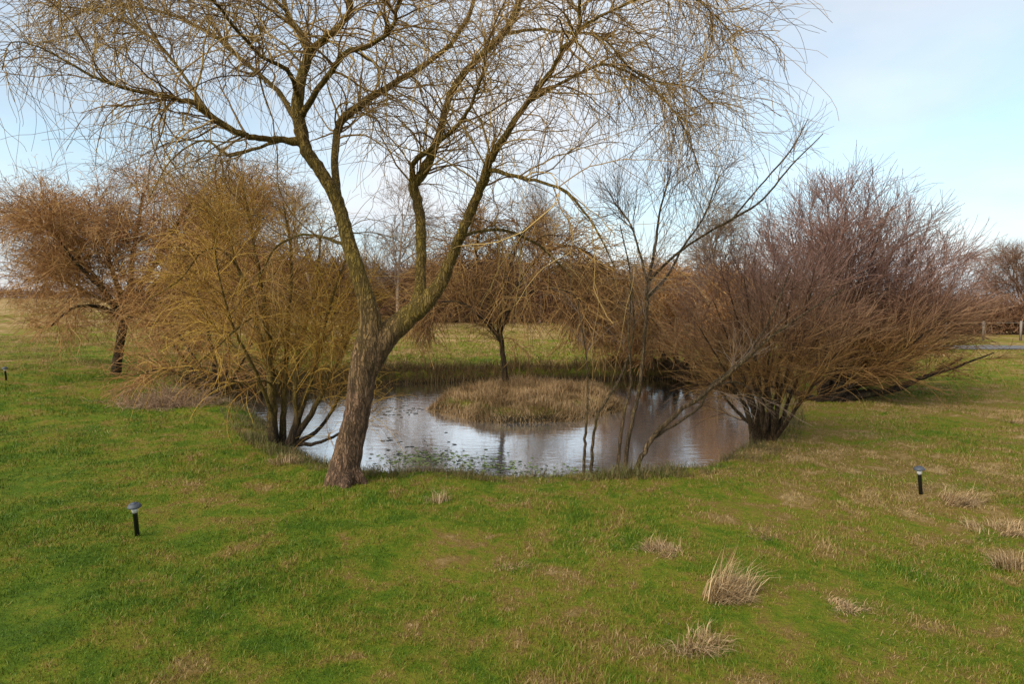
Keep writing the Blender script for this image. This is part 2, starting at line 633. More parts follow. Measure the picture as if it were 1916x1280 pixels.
n1 = node(N_, L_, 'ShaderNodeTexNoise', mp_.outputs[0], Scale=3.2, Detail=3.0, Roughness=0.55)
bp = N_.new('ShaderNodeBump')
bp.inputs['Strength'].default_value = 0.20
bp.inputs['Distance'].default_value = 0.02
L_.new(n1.outputs['Fac'], bp.inputs['Height'])
for s_ in (g1, fr):
    L_.new(bp.outputs[0], s_.inputs['Normal'])
L_.new(ms.outputs[0], N_['Material Output'].inputs['Surface'])
cen = POND.mean(0)
big = cen + (POND - cen) * 1.08
Vw = np.column_stack([np.vstack([cen, big]), np.full(len(big) + 1, WZ)])
k = np.arange(len(big))
Fw = np.stack([np.zeros_like(k), k + 1, (k + 1) % len(big) + 1], -1)
tag(new_mesh('pond_water', Vw, [Fw], wm), kind='structure')

# ------------------------------------------------------------------ willow in front
WY = float(on_ground(640, 903)[1])
wb = on_ground(640, 903)
willow = thing('willow_tree', wb, 'large leaning bare willow with forked mossy trunk, on the near pond bank', 'tree')
base = limb([(638, 930, 84), (641, 903, 72), (648, 860, 60), (660, 810, 54), (670, 760, 52), (679, 700, 56), (688, 655, 56), (694, 615, 46),
             (690, 575, 38), (670, 510, 32), (652, 450, 29, 0.05), (636, 395, 27, 0.1), (622, 355, 26, 0.1), (597, 316, 25, 0.1), (574, 282, 25, 0.1),
             (560, 240, 25, 0.1)], WY, 6)
base = (base[0], base[1] * 0.93)
fork = [base,
        limb([(672, 735, 30, 0.0), (686, 690, 46, 0.0), (712, 642, 48, 0.04), (750, 605, 43, 0.1), (790, 572, 35, 0.1), (824, 530, 27, 0.1), (846, 478, 21, 0.1), (866, 430, 20, 0)], WY, 6),
        limb([(752, 604, 22, 0.1), (776, 575, 24, 0.15), (786, 540, 22, 0.25), (788, 490, 20, 0.4), (788, 430, 20, 0.5)], WY, 6),
        limb([(650, 850, 30, 0.02), (634, 890, 26, -0.03), (616, 912, 18, -0.08), (600, 925, 8, -0.12)], WY, 5),
        limb([(655, 860, 30, 0.0), (668, 890, 24, -0.04), (684, 906, 14, -0.06), (700, 918, 6, -0.1)], WY, 5),
        limb([(648, 860, 30, 0.0), (648, 895, 26, -0.12), (646, 920, 16, -0.22), (642, 940, 6, -0.3)], WY, 5)]
V, Fc = tubes(fork, 20, True)
trunk = new_mesh('trunk', V, Fc, M_BARK, willow)
rm = trunk.modifiers.new('Remesh', 'REMESH')
rm.mode = 'VOXEL'
rm.voxel_size = 0.012
rm.use_smooth_shade = True
sm_ = trunk.modifiers.new('Smooth', 'SMOOTH')
sm_.factor = 0.5
sm_.iterations = 9
LIMBS = [
    # left stem
    [(566, 258, 32, 0.1), (556, 190, 30, 0.1), (566, 140, 24, 0.15), (575, 98, 22, 0.2), (562, 62, 14, 0.3),
     (540, 30, 12, 0.4), (526, -20, 11, 0.5), (505, -110, 8, 0.6), (470, -200, 5, 0.8)],
    # long horizontal limb to the left
    [(566, 270, 20, 0.1), (530, 262, 17, 0.0), (490, 259, 15, -0.15), (455, 252, 16, -0.25), (412, 230, 17, -0.35), (372, 197, 15, -0.45),
     (330, 184, 12, -0.5), (270, 172, 9, -0.6), (200, 154, 8, -0.7), (130, 118, 6, -0.75), (70, 86, 4, -0.8), (20, 80, 3, -0.8), (4, 130, 2, -0.8)],
    # second crown of the left stem
    [(576, 100, 18, 0.2), (605, 72, 18, 0.1), (640, 42, 15, -0.1), (655, 8, 13, -0.2), (656, -60, 10, -0.3), (690, -150, 6, -0.4)],
    [(566, 215, 18, 0.1), (590, 175, 15, -0.2), (628, 122, 14, -0.4), (655, 95, 13, -0.5), (700, 80, 11, -0.6), (735, 50, 10, -0.7), (745, 5, 9, -0.8),
     (790, -50, 6, -1.0), (840, -120, 4, -1.1)],
    [(632, 370, 22, 0.1), (628, 320, 19, 0.4), (630, 262, 19, 0.7), (640, 225, 20, 0.8), (690, 185, 18, 1.0), (740, 155, 15, 1.1), (800, 118, 13, 1.2),
     (850, 72, 11, 1.3), (884, 10, 10, 1.4), (900, -80, 8, 1.5), (950, -160, 4, 1.6)],
    # right stem
    [(856, 452, 27, 0.05), (866, 430, 26, 0), (884, 385, 25, 0),
     (906, 335, 23, -0.1), (916, 300, 22, -0.2), (940, 262, 18, -0.3), (985, 195, 14, -0.4), (1025, 140, 13, -0.5), (1055, 92, 12, -0.6),
     (1080, 58, 11, -0.7), (1086, 0, 9, -0.8), (1110, -90, 6, -0.9), (1160, -170, 3, -1.0)],
    [(788, 450, 26, 0.46), (788, 430, 26, 0.5), (782, 380, 25, 0.6), (774, 348, 26, 0.6), (796, 316, 24, 0.6), (818, 262, 20, 0.6),
     (832, 210, 17, 0.7), (850, 162, 17, 0.8), (890, 112, 17, 0.9), (935, 70, 18, 1.0), (962, 30, 17, 1.1), (976, -20, 14, 1.2), (1000, -120, 9, 1.3), (1040, -200, 4, 1.4)],
    [(774, 352, 18, 0.6), (772, 308, 14, 0.5), (806, 278, 12, 0.3), (850, 240, 10, 0.1), (880, 200, 9, 0), (902, 140, 7, -0.1), (920, 60, 5, -0.2), (960, -30, 4, -0.3)],
    [(952, 62, 9, 1.0), (1000, 54, 7, 0.6), (1040, 58, 6, 0.2), (1075, 60, 6, -0.2), (1130, 72, 5, -0.4), (1180, 128, 5, -0.5), (1230, 152, 4, -0.6), (1290, 162, 3, -0.6), (1335, 195, 2, -0.6)],
    [(1078, 58, 9, -0.7), (1110, 36, 7, -0.9), (1170, 8, 6, -1.0), (1230, -20, 5, -1.1), (1290, -10, 4, -1.2), (1340, 30, 3, -1.2), (1375, 70, 2, -1.2)],
    [(918, 318, 13, -0.2), (960, 328, 9, -0.5), (1010, 340, 8, -0.7), (1060, 360, 7, -0.9), (1110, 420, 5, -1.0), (1150, 500, 3, -1.0)],
    [(990, 190, 9, -0.4), (1060, 150, 8, 0.0), (1130, 120, 7, 0.4), (1200, 150, 5, 0.8), (1270, 220, 4, 1.0), (1310, 320, 3, 1.0)],
    [(560, 180, 14, 0.1), (536, 130, 11, -0.3), (490, 105, 9, -0.6), (440, 50, 8, -0.9), (390, -10, 6, -1.2), (320, -60, 4, -1.3), (240, -70, 3, -1.4)],
    [(556, 230, 15, 0.1), (520, 170, 12, 0.5), (450, 110, 10, 0.9), (390, 60, 8, 1.2), (300, 20, 6, 1.5), (200, 10, 4, 1.7), (110, 40, 3, 1.8)],
    [(400, 225, 9, -0.35), (330, 120, 7, 0.0), (270, 60, 6, 0.3), (180, 20, 4, 0.5), (90, 10, 3, 0.6)],
    [(545, 30, 9, 0.4), (470, -40, 8, 0.2), (380, -100, 6, 0.0), (270, -110, 5, -0.2), (170, -60, 4, -0.2), (100, 0, 3, -0.2)],
    [(846, 470, 13, 0.1), (870, 440, 9, 0.4), (940, 430, 8, 0.8), (1010, 460, 6, 1.1), (1070, 520, 4, 1.2)],
    [(1086, -10, 7, -0.8), (1150, -70, 6, -0.5), (1230, -90, 5, -0.2), (1300, -60, 4, 0.0), (1345, 10, 3, 0.2)],
    [(560, 258, 10, 0.1), (500, 270, 8, 0.3), (430, 290, 7, 0.6), (380, 262, 5, 0.9), (320, 300, 4, 1.1), (280, 370, 2.5, 1.1)],
    [(650, 460, 10, 0.05), (610, 445, 8, 0.4), (560, 440, 6, 0.8), (510, 470, 5, 1.0), (480, 540, 3, 1.0)],
]
LIMBS = [[(q[0], q[1], max(q[2] * 0.74, 1.8), *q[3:]) for q in p] for p in LIMBS]
lb = [limb(p, WY, 5) for p in LIMBS]
for p in lb:
    w0 = p[1][0, 0]
    wood('limb', [p], M_LIMB, willow, 12 if w0 > 0.06 else 8)


def stage(parents, count, length, K, r, lo, hi, ang, wander, droop, lift=0.0, rmax=0.6, bias=1.0, power=1.0, shrink=0.5):
    """children of every polyline in parents (list of batches)"""
    out = []
    for bt in parents:
        P, D, rr, t_ = spawn(bt, count, lo, hi, ang, bias)
        L = rng.uniform(length[0], length[1], len(P)) * (1 - shrink * t_)
        pts = grow(P, D, L, K, wander, droop, lift, power)
        r0 = np.minimum(rr * rmax, r[0] * rng.uniform(0.7, 1.2, len(P)))
        out.append((pts, taper(len(P), K + 1, np.maximum(r0, r[1]), r[1])))
    return out


cat = lambda bs: [(np.concatenate([b_[0] for b_ in bs]), np.concatenate([b_[1] for b_ in bs]))]

sec = []
for p, bt in zip(LIMBS, lb):
    seg = np.linalg.norm(np.diff(bt[0][0], axis=0), axis=1).sum()
    n = int(10 + seg * 14)
    if p[-1][1] > 360:
        n = int(3 + seg * 5)
    sec += stage([bt], n, (0.5, 1.5), 10, (0.0115, 0.003), 0.2, 1.0, (30, 70), 0.17, 0.10, 0.03, 0.55)
sec = cat(sec)
ter = stage(sec, 7, (0.4, 1.4), 9, (0.0034, 0.0015), 0.12, 1.0, (25, 60), 0.15, 0.29, 0.04, 0.7)
# long hanging whips from the outer ends
whip = stage([lb[i] for i in (1, 8, 9, 11, 12, 13, 14, 15)], 70, (0.4, 1.1), 12, (0.0042, 0.0016), 0.45, 1.0, (30, 80), 0.10, 0.36, 0.06, 0.7)
wood('crown', sec + ter + whip, M_TWIG, willow, 3)
print('willow twigs', sum(len(b_[0]) for b_ in sec + ter + whip))

# ------------------------------------------------------------------ shrubs and small trees


def shrub(name, label, cat_, base, stems, mats, lvl1, lvl2, lvl3=None, group=None, part='stem', sides=8):
    """stems: list of traced limbs (pixels, depth) ; twigs are grown on them"""
    th = thing(name, base, label, cat_, group)
    st = [limb(q_[0], q_[1], 5) for q_ in stems]
    thin = [len(q_) > 2 for q_ in stems]
    for s_ in st:
        wood(part, [s_], mats[0], th, sides)
    a = stage([s_ for s_, f in zip(st, thin) if not f], **lvl1)
    if any(thin):
        a += stage([s_ for s_, f in zip(st, thin) if f], **dict(lvl1, count=max(3, min(6, lvl1['count'] // 7)), length=(lvl1['length'][0] * 0.5, lvl1['length'][1] * 0.5)))
    a = cat(a)
    bs = stage(a, **lvl2)
    crown = list(a) + list(bs)
    if lvl3:
        crown += stage(bs, **lvl3)
    wood('crown', crown, mats[1], th, 3)
    print(name, sum(len(b_[0]) for b_ in crown))
    return th


# A: orange-brown small tree on the left with a straight trunk
pA = on_ground(222, 702)
YA = float(pA[1])
stA = [([(216, 712, 19), (222, 660, 16), (230, 615, 15), (236, 585, 14), (244, 530, 10, 0.1), (250, 470, 8, 0.2), (260, 410, 6, 0.3), (268, 360, 3, 0.3)], YA),
       ([(234, 595, 11), (200, 550, 9, -0.4), (160, 510, 7, -0.7), (125, 470, 5, -0.9), (100, 430, 3, -1)], YA),
       ([(234, 596, 11), (280, 545, 9, 0.5), (330, 500, 7, 0.8), (380, 450, 5, 1.0), (420, 410, 3, 1.1)], YA),
       ([(232, 605, 10), (210, 570, 8, 0.7), (170, 550, 6, 1.1), (125, 530, 5, 1.4), (90, 515, 3, 1.6)], YA),
       ([(234, 600, 10), (290, 570, 8, -0.6), (350, 555, 7, -1.0), (410, 545, 5, -1.3), (460, 540, 3, -1.4)], YA),
       ([(234, 590, 10), (212, 510, 8, 0.3), (192, 450, 6, 0.5), (180, 400, 3, 0.6)], YA),
       ([(236, 580, 10), (290, 490, 8, -0.3), (330, 420, 6, -0.5), (365, 370, 3, -0.6)], YA),
       ([(232, 600, 9), (190, 575, 7, -0.5), (140, 575, 5, -0.9), (95, 610, 3, -1.2)], YA, 1),
       ([(236, 590, 9), (300, 580, 7, -0.9), (350, 610, 5, -1.4), (380, 660, 3, -1.6)], YA, 1),
       ([(232, 600, 8), (180, 520, 7, 0.4), (110, 440, 5, 0.8), (70, 410, 3, 1.0)], YA),
       ([(236, 575, 10), (320, 520, 8, 0.2), (390, 470, 6, 0.2), (450, 400, 4, 0.2), (480, 370, 3, 0.2)], YA)]
tA = shrub('small_weeping_tree', 'orange-brown twiggy tree with one slim dark trunk, left of the pond', 'tree', pA, stA, (M_STEM2, M_ORANGE),
           dict(count=34, length=(0.8, 2.1), K=8, r=(0.014, 0.005), lo=0.25, hi=1.0, ang=(30, 75), wander=0.15, droop=0.07, lift=0.05),
           dict(count=16, length=(0.5, 1.4), K=7, r=(0.0085, 0.004), lo=0.2, hi=1.0, ang=(25, 65), wander=0.16, droop=0.13, lift=0.05),
           dict(count=4, length=(0.3, 0.8), K=6, r=(0.006, 0.003), lo=0.2, hi=1.0, ang=(25, 60), wander=0.15, droop=0.18))

# B: many-stemmed golden willow at the left end of the pond
pB = on_ground(535, 828)
YB = float(pB[1])
stB = [([(512, 835, 30), (510, 780, 26), (508, 720, 22), (500, 640, 15, 0.1), (490, 540, 10, 0.1), (470, 430, 6, 0.2), (455, 350, 4, 0.2)], YB),
       ([(528, 835, 22), (530, 780, 16), (534, 710, 13), (540, 600, 9, 0.3), (545, 480, 6, 0.4), (530, 380, 4, 0.5)], YB + 0.1),
       ([(545, 830, 26), (562, 770, 18), (580, 720, 14), (600, 650, 10, -0.2), (620, 560, 7, -0.3), (650, 480, 4, -0.3)], YB),
       ([(545, 832, 20), (590, 760, 14), (620, 700, 10), (650, 640, 7, 0.4), (680, 560, 4, 0.5)], YB),
       ([(540, 832, 18), (555, 790, 14), (552, 720, 12), (565, 640, 8, 0.6), (590, 540, 6, 0.8), (600, 440, 4, 0.9)], YB),
       ([(550, 832, 16), (600, 800, 10, 0.1), (640, 740, 8, 0.5), (680, 700, 5, 0.8)], YB, 1),
       ([(555, 832, 12), (600, 828, 9, -0.1), (640, 808, 7, -0.1), (690, 770, 5, -0.1)], YB, 1),
       ([(515, 790, 12), (480, 700, 9, -0.3), (440, 620, 7, -0.5), (410, 520, 5, -0.6), (400, 430, 3, -0.6)], YB),
       ([(520, 740, 7), (500, 714, 6, -0.4), (455, 718, 5, -0.6), (415, 700, 4, -0.7), (400, 660, 3, -0.7)], YB, 1),
       ([(510, 640, 7), (482, 592, 6, -0.4), (440, 618, 5, -0.7), (400, 655, 4, -0.9), (340, 695, 3, -1.0), (260, 700, 2, -1.0)], YB, 1),
       ([(500, 600, 7), (430, 480, 6, -0.2), (380, 470, 5, -0.4), (340, 520, 4, -0.5), (280, 560, 3, -0.5)], YB, 1),
       ([(524, 720, 10), (470, 580, 8, 0.5), (430, 450, 6, 0.7), (410, 360, 4, 0.8)], YB),
       ([(500, 690, 10), (440, 650, 8, 0.4), (390, 600, 6, 0.7), (350, 520, 4, 0.9)], YB)]
stB = [tuple([[(q[0], q[1], q[2] * 0.72, *q[3:]) for q in b_[0]], *b_[1:]]) for b_ in stB]
tB = shrub('golden_willow_bush', 'golden bare willow bush with many dark stems at the pond corner', 'shrub', pB, stB, (M_STEMG, M_GOLD),
           dict(count=40, length=(0.5, 1.35), K=8, r=(0.0075, 0.003), lo=0.35, hi=1.0, ang=(20, 55), wander=0.13, droop=0.05, lift=0.05),
           dict(count=14, length=(0.3, 1.0), K=8, r=(0.004, 0.0018), lo=0.2, hi=1.0, ang=(20, 55), wander=0.13, droop=0.17))

# tangled shrub that closes the gap between the two
pT = on_ground(395, 744)
YT = float(pT[1])
stT = [([(400, 748, 10), (380, 700, 8, 0.1), (345, 640, 6, 0.2), (310, 600, 4, 0.3), (280, 610, 3, 0.3)], YT),
       ([(405, 748, 10), (400, 680, 8, -0.2), (385, 600, 6, -0.4), (365, 530, 4, -0.5), (350, 460, 3, -0.5)], YT),
       ([(410, 748, 9), (425, 680, 7, 0.4), (430, 600, 6, 0.7), (440, 520, 4, 0.8)], YT),
       ([(398, 748, 8), (360, 715, 6, -0.4), (310, 690, 5, -0.6), (265, 700, 3, -0.7)], YT),
       ([(402, 748, 8), (350, 680, 6, 0.7), (310, 620, 5, 1.0), (270, 560, 3, 1.2)], YT),
       ([(408, 748, 8), (440, 700, 6, -0.3), (470, 640, 5, -0.4), (480, 560, 3, -0.4)], YT)]
shrub('tangled_shrub', 'low tangled olive-brown bare shrub between the small tree and the golden willow bush', 'shrub', pT, stT, (M_STEM2, M_ORANGE),
      dict(count=26, length=(0.6, 1.5), K=8, r=(0.009, 0.004), lo=0.2, hi=1.0, ang=(25, 65), wander=0.15, droop=0.06, lift=0.04),
      dict(count=11, length=(0.4, 1.1), K=7, r=(0.006, 0.003), lo=0.2, hi=1.0, ang=(25, 60), wander=0.15, droop=0.16))

# low pinkish heap of dead stems under the small tree
pL = on_ground(300, 765)
th = thing('dead_brush', pL, 'low pinkish tangle of dead stems beneath the orange-brown tree', 'brush')
n = 700
ang = rng.uniform(0, 2 * math.pi, n)
rr = np.minimum(np.abs(rng.normal(0, 0.5, n)), 1.3)
P = np.column_stack([pL[0] + np.cos(ang) * rr * 1.15, pL[1] + 0.3 + np.sin(ang) * rr * 0.7, np.zeros(n)])
P[:, 2] = height(P[:, 0], P[:, 1]) - 0.02
D = nrm(np.column_stack([rng.normal(0, 0.7, n), rng.normal(0, 0.6, n), rng.uniform(0.35, 1.2, n)]))
bt = (grow(P, D, rng.uniform(0.15, 0.8, n) * (1.1 - 0.6 * rr) * (0.75 + 0.4 * np.sin(5 * P[:, 0]) * np.sin(4 * P[:, 1])), 6, 0.24, 0.2), taper(n, 7, 0.005, 0.002))
wood('stems', [bt] + stage([bt], 3, (0.15, 0.35), 4, (0.003, 0.0018), 0.3, 1.0, (25, 60), 0.15, 0.25), M_PINK, th, 3)

# C: small weeping tree on the island
pC = on_plane(944, 724, WZ + 0.2)
YC = float(pC[1])
pC[2] = hz_at(pC[0], pC[1])
stC = [([(948, 728, 19), (944, 690, 14), (938, 640, 13), (934, 600, 12), (945, 540, 12, 0.1), (960, 480, 8, 0.2), (980, 430, 5, 0.2)], YC),
       ([(940, 640, 12), (905, 596, 11, -0.3), (866, 570, 9, -0.5), (820, 566, 6, -0.7), (780, 600, 3, -0.8)], YC),
       ([(936, 610, 12), (980, 545, 10, 0.4), (1040, 500, 8, 0.7), (1110, 500, 6, 0.9), (1180, 550, 4, 1.0), (1230, 610, 3, 1.0)], YC),
       ([(938, 590, 11), (910, 520, 9, 0.4), (890, 470, 7, 0.6), (900, 430, 4, 0.7)], YC),
       ([(940, 580, 11), (990, 500, 9, -0.4), (1050, 460, 7, -0.7), (1110, 480, 5, -0.9), (1160, 540, 3, -1)], YC),
       ([(936, 620, 10), (960, 570, 8, -0.6), (1010, 540, 7, -1.0), (1070, 550, 5, -1.3), (1110, 610, 3, -1.4)], YC),
       ([(936, 600, 10), (900, 540, 8, 0.8), (850, 510, 6, 1.1), (810, 530, 4, 1.3)], YC)]
stC = [tuple([[(q[0], q[1], q[2] * 0.74, *q[3:]) for q in b_[0]], *b_[1:]]) for b_ in stC]
shrub('island_tree', 'small weeping bare tree with dense drooping twigs on the pond island', 'tree', pC, stC, (M_STEM2, M_OLIVE),
      dict(count=48, length=(0.7, 1.9), K=8, r=(0.013, 0.006), lo=0.25, hi=1.0, ang=(25, 70), wander=0.12, droop=0.2, lift=0.05),
      dict(count=20, length=(0.4, 1.2), K=7, r=(0.009, 0.005), lo=0.2, hi=1.0, ang=(25, 60), wander=0.15, droop=0.15))

# D: orange shrub on the far bank, right of the island
pD = on_ground(1270, 690)
YD = float(pD[1])
stD = [([(1270, 698, 14), (1262, 650, 10), (1250, 590, 7), (1240, 530, 4)], YD),
       ([(1275, 698, 14), (1300, 640, 10, 0.5), (1330, 590, 7, 0.7), (1345, 540, 4, 0.8)], YD),
       ([(1268, 698, 12), (1230, 650, 9, -0.4), (1190, 610, 6, -0.6), (1160, 570, 4, -0.7)], YD),
       ([(1265, 698, 12), (1215, 670, 8, 0.5), (1160, 640, 6, 0.8), (1120, 620, 4, 1.0)], YD),
       ([(1276, 698, 12), (1330, 665, 8, -0.5), (1380, 630, 6, -0.8), (1410, 590, 4, -0.9)], YD)]
shrub('orange_shrub', 'bushy orange-brown bare shrub on the far bank, right of the island', 'shrub', pD, stD, (M_STEM2, M_ORANGE),
      dict(count=48, length=(0.7, 1.8), K=7, r=(0.013, 0.006), lo=0.15, hi=1.0, ang=(25, 70), wander=0.14, droop=0.08, lift=0.06),
      dict(count=28, length=(0.4, 1.1), K=6, r=(0.012, 0.007), lo=0.2, hi=1.0, ang=(25, 60), wander=0.14, droop=0.16))

# E: slim tree with several thin stems on the near bank
pE = on_ground(1165, 892)
YE = float(pE[1]) + 0.35
stE = [([(1092, 898, 9), (1094, 850, 8), (1096, 800, 7), (1100, 740, 5, 0.1), (1096, 660, 4, 0.2), (1080, 560, 3, 0.3)], YE, 1),
       ([(1104, 898, 10), (1110, 830, 8), (1118, 780, 7), (1142, 738, 7, 0.1), (1168, 690, 6, 0.2), (1186, 620, 4, 0.3), (1180, 520, 3, 0.3)], YE, 1),
       ([(1154, 896, 10), (1160, 830, 9), (1168, 770, 8), (1180, 720, 7, 0.1), (1176, 620, 5, 0.2), (1180, 520, 4, 0.2), (1160, 420, 3, 0.2)], YE, 1),
       ([(1166, 896, 12), (1178, 810, 11), (1192, 752, 10), (1202, 680, 9), (1208, 600, 9), (1214, 525, 9), (1226, 460, 7), (1236, 390, 5), (1256, 320, 3)], YE),
       ([(1214, 525, 8), (1250, 490, 7, -0.2), (1300, 450, 6, -0.4), (1370, 410, 6, -0.6), (1430, 370, 5, -0.7), (1480, 310, 4, -0.8), (1540, 250, 2, -0.8)], YE, 1),
       ([(1370, 410, 5, -0.6), (1420, 350, 4, -0.5), (1480, 280, 4, -0.4), (1512, 222, 2, -0.4)], YE, 1),
       ([(1208, 560, 8, 0.0), (1245, 520, 7, 0.2), (1280, 460, 6, 0.3), (1320, 400, 4, 0.4), (1345, 330, 3, 0.4)], YE),
       ([(1212, 530, 7, 0.0), (1196, 470, 6, 0.3), (1180, 420, 4, 0.4), (1150, 380, 3, 0.4)], YE),
       ([(1182, 896, 14), (1205, 845, 13), (1230, 808, 13), (1270, 772, 12, -0.1), (1320, 735, 11, -0.2), (1370, 695, 10, -0.3), (1430, 640, 8, -0.4), (1500, 590, 5, -0.5), (1580, 540, 3, -0.6)], YE, 1),
       ([(1226, 818, 10), (1270, 790, 8, 0.1), (1310, 760, 8, 0.1), (1330, 722, 8, 0.1), (1380, 680, 7, 0.1), (1440, 600, 5, 0.2), (1480, 500, 3, 0.2)], YE, 1),
       ([(1330, 722, 6, 0.1), (1380, 716, 5, 0.4), (1420, 740, 4, 0.5), (1440, 760, 2, 0.5)], YE, 1)]
stE = [tuple([[(q[0], q[1], q[2] * 0.72, *q[3:]) for q in b_[0]], *b_[1:]]) for b_ in stE]
shrub('slim_multi_stem_tree', 'slim pale tree of several thin stems rising from the near pond edge', 'tree', pE, stE, (M_STEME, M_GREY),
      dict(count=26, length=(0.4, 1.1), K=8, r=(0.0044, 0.0018), lo=0.5, hi=1.0, ang=(20, 50), wander=0.1, droop=-0.04, lift=0.02),
      dict(count=9, length=(0.2, 0.7), K=7, r=(0.0028, 0.0015), lo=0.2, hi=1.0, ang=(20, 50), wander=0.1, droop=0.0))


# F and G: the two big fan-shaped bushes on the right
def fan(px, py, Y, tips, w, spread=0.5):
    out = []
    for i, (tx, ty) in enumerate(tips):
        tx, ty = px + (tx - px) * 0.88, py + (ty - py) * 0.84
        dz = rng.uniform(-spread, spread)
        ox = rng.uniform(-14, 14)
        mx_, my_ = px + (tx - px) * 0.42, py + (ty - py) * 0.5 + 18
        out.append(([(px + ox, py, w, 0), (px + ox + (mx_ - px) * 0.4, py + (my_ - py) * 0.45, w * 0.75, dz * 0.3), (mx_, my_, w * 0.5, dz * 0.6),
                     (px + (tx - px) * 0.74, py + (ty - py) * 0.77 + 5, w * 0.3, dz * 0.85), (tx, ty, w * 0.14, dz)], Y))
    return out


pF = on_ground(1438, 822)
YF = float(pF[1])
tipsF = [(1290, 570), (1320, 510), (1350, 470), (1385, 450), (1420, 440), (1455, 450), (1490, 470), (1530, 490), (1275, 640), (1360, 620), (1560, 560), (1590, 620), (1440, 540), (1500, 580)]
shrub('upright_bush', 'brown bare bush with upright stems at the right corner of the pond', 'shrub', pF,
      fan(1436, 830, YF, tipsF, 12, 0.9) + [([(1414, 832, 16), (1414, 780, 15), (1400, 740, 12, 0.2), (1380, 690, 8, 0.4), (1340, 650, 5, 0.5)], YF),
                                            ([(1408, 832, 10), (1402, 780, 8, 0.1), (1385, 745, 7, 0.1), (1350, 722, 5, 0.2), (1300, 720, 3, 0.3)], YF, 1)],
      (M_STEM2, M_PURPLE),
      dict(count=21, length=(0.5, 1.2), K=7, r=(0.007, 0.003), lo=0.38, hi=1.0, ang=(12, 40), wander=0.1, droop=-0.02, lift=0.02),
      dict(count=12, length=(0.3, 0.9), K=6, r=(0.004, 0.002), lo=0.2, hi=1.0, ang=(20, 50), wander=0.1, droop=0.02))

pG = on_ground(1545, 752)
YG = float(pG[1])
tipsG = [(1430, 420), (1470, 370), (1510, 330), (1550, 310), (1590, 305), (1630, 320), (1670, 345), (1710, 370), (1745, 400), (1775, 430), (1800, 460), (1815, 500),
         (1825, 550), (1825, 590), (1600, 400), (1650, 430), (1700, 470), (1740, 520), (1760, 570), (1790, 540), (1560, 420), (1500, 460), (1640, 540), (1480, 560), (1590, 600)]
tG = shrub('purple_brown_bush', 'large fan-shaped purple-brown bush on the grass, furthest right of the pond', 'shrub', pG,
           fan(1545, 755, YG, tipsG, 10, 1.3) + [([(1550, 752, 13), (1610, 742, 11, -0.2), (1680, 728, 9, -0.4), (1730, 706, 7, -0.5), (1790, 686, 5, -0.6), (1860, 660, 2, -0.7)], YG, 1),
                                                 ([(1550, 748, 14), (1600, 735, 12, 0.2), (1660, 730, 9, 0.4), (1740, 700, 6, 0.5), (1800, 670, 4, 0.6)], YG, 1),
                                                 ([(1540, 752, 14), (1490, 735, 11, 0.3), (1440, 720, 8, 0.5), (1400, 700, 5, 0.6)], YG, 1)],
           (M_STEM, M_PURPLE),
           dict(count=40, length=(0.7, 1.7), K=7, r=(0.009, 0.004), lo=0.2, hi=1.0, ang=(12, 42), wander=0.09, droop=0.0, lift=0.02),
           dict(count=16, length=(0.4, 1.0), K=6, r=(0.0055, 0.003), lo=0.2, hi=1.0, ang=(18, 45), wander=0.09, droop=0.0, lift=0.01))


# ------------------------------------------------------------------ far hedges and trees
def hedge(name, label, x0, y0, x1, y1, h, wd, n, r, mt):
    c = np.array([(x0 + x1) / 2, (y0 + y1) / 2])
    th = thing(name, (c[0], c[1], hz_at(*c)), label, 'hedge')
    t_ = rng.random(n)
    dx, dy = x1 - x0, y1 - y0
    ln = math.hypot(dx, dy)
    o = rng.normal(0, wd / 2.5, n)
    P = np.column_stack([x0 + dx * t_ - dy / ln * o, y0 + dy * t_ + dx / ln * o, np.zeros(n)])
    P[:, 2] = base_h(P[:, 0], P[:, 1])
    hh = h * (0.78 + 0.12 * np.sin(t_ * ln * 0.35) + 0.10 * np.sin(t_ * ln * 1.1 + 1))
    P[:, 2] += rng.random(n) ** 1.3 * hh * 0.72
    D = nrm(np.column_stack([rng.normal(0, 0.55, n), rng.normal(0, 0.55, n), np.abs(rng.normal(0.7, 0.4, n))]))
    bt = (grow(P, D, rng.uniform(0.25, 0.5, n) * h, 5, 0.16, 0.05), taper(n, 6, r, r * 0.4))
    wood('branches', [bt] + stage([bt], 3, (0.1 * h, 0.25 * h), 4, (r * 0.5, r * 0.28), 0.3, 1.0, (25, 60), 0.15, 0.0), mt, th, 3)
    return th


def bare_tree(name, label, cat_, base, h, wdt, mt, n1=14, n2=12, n3=6, r=0.1, group=None, tmat=None, lo=0.25):
    th = thing(name, base, label, cat_, group)
    K = 9
    P = np.array([base]) - np.array([[0, 0, 0.1]])
    tr = (grow(P, np.array([[rng.normal(0, .05), 0, 1.0]]), np.array([h * 0.8]), K, 0.05), taper(1, K + 1, r, r * 0.25))
    wood('trunk', [tr], tmat or mt, th, 8)
    a = stage([tr], n1, (wdt * 0.7, wdt * 1.2), 8, (r * 0.45, r * 0.12), lo, 1.0, (30, 65), 0.12, 0.0, 0.05, 0.7, shrink=0.55)
    bs = stage(a, n2, (wdt * 0.3, wdt * 0.6), 6, (r * 0.16, r * 0.07), 0.25, 1.0, (25, 60), 0.13, 0.02, 0.04)
    c3 = stage(bs, n3, (wdt * 0.15, wdt * 0.35), 5, (r * 0.09, r * 0.05), 0.2, 1.0, (25, 60), 0.13, 0.03)
    wood('crown', a + bs + c3, mt, th, 3)
    return th


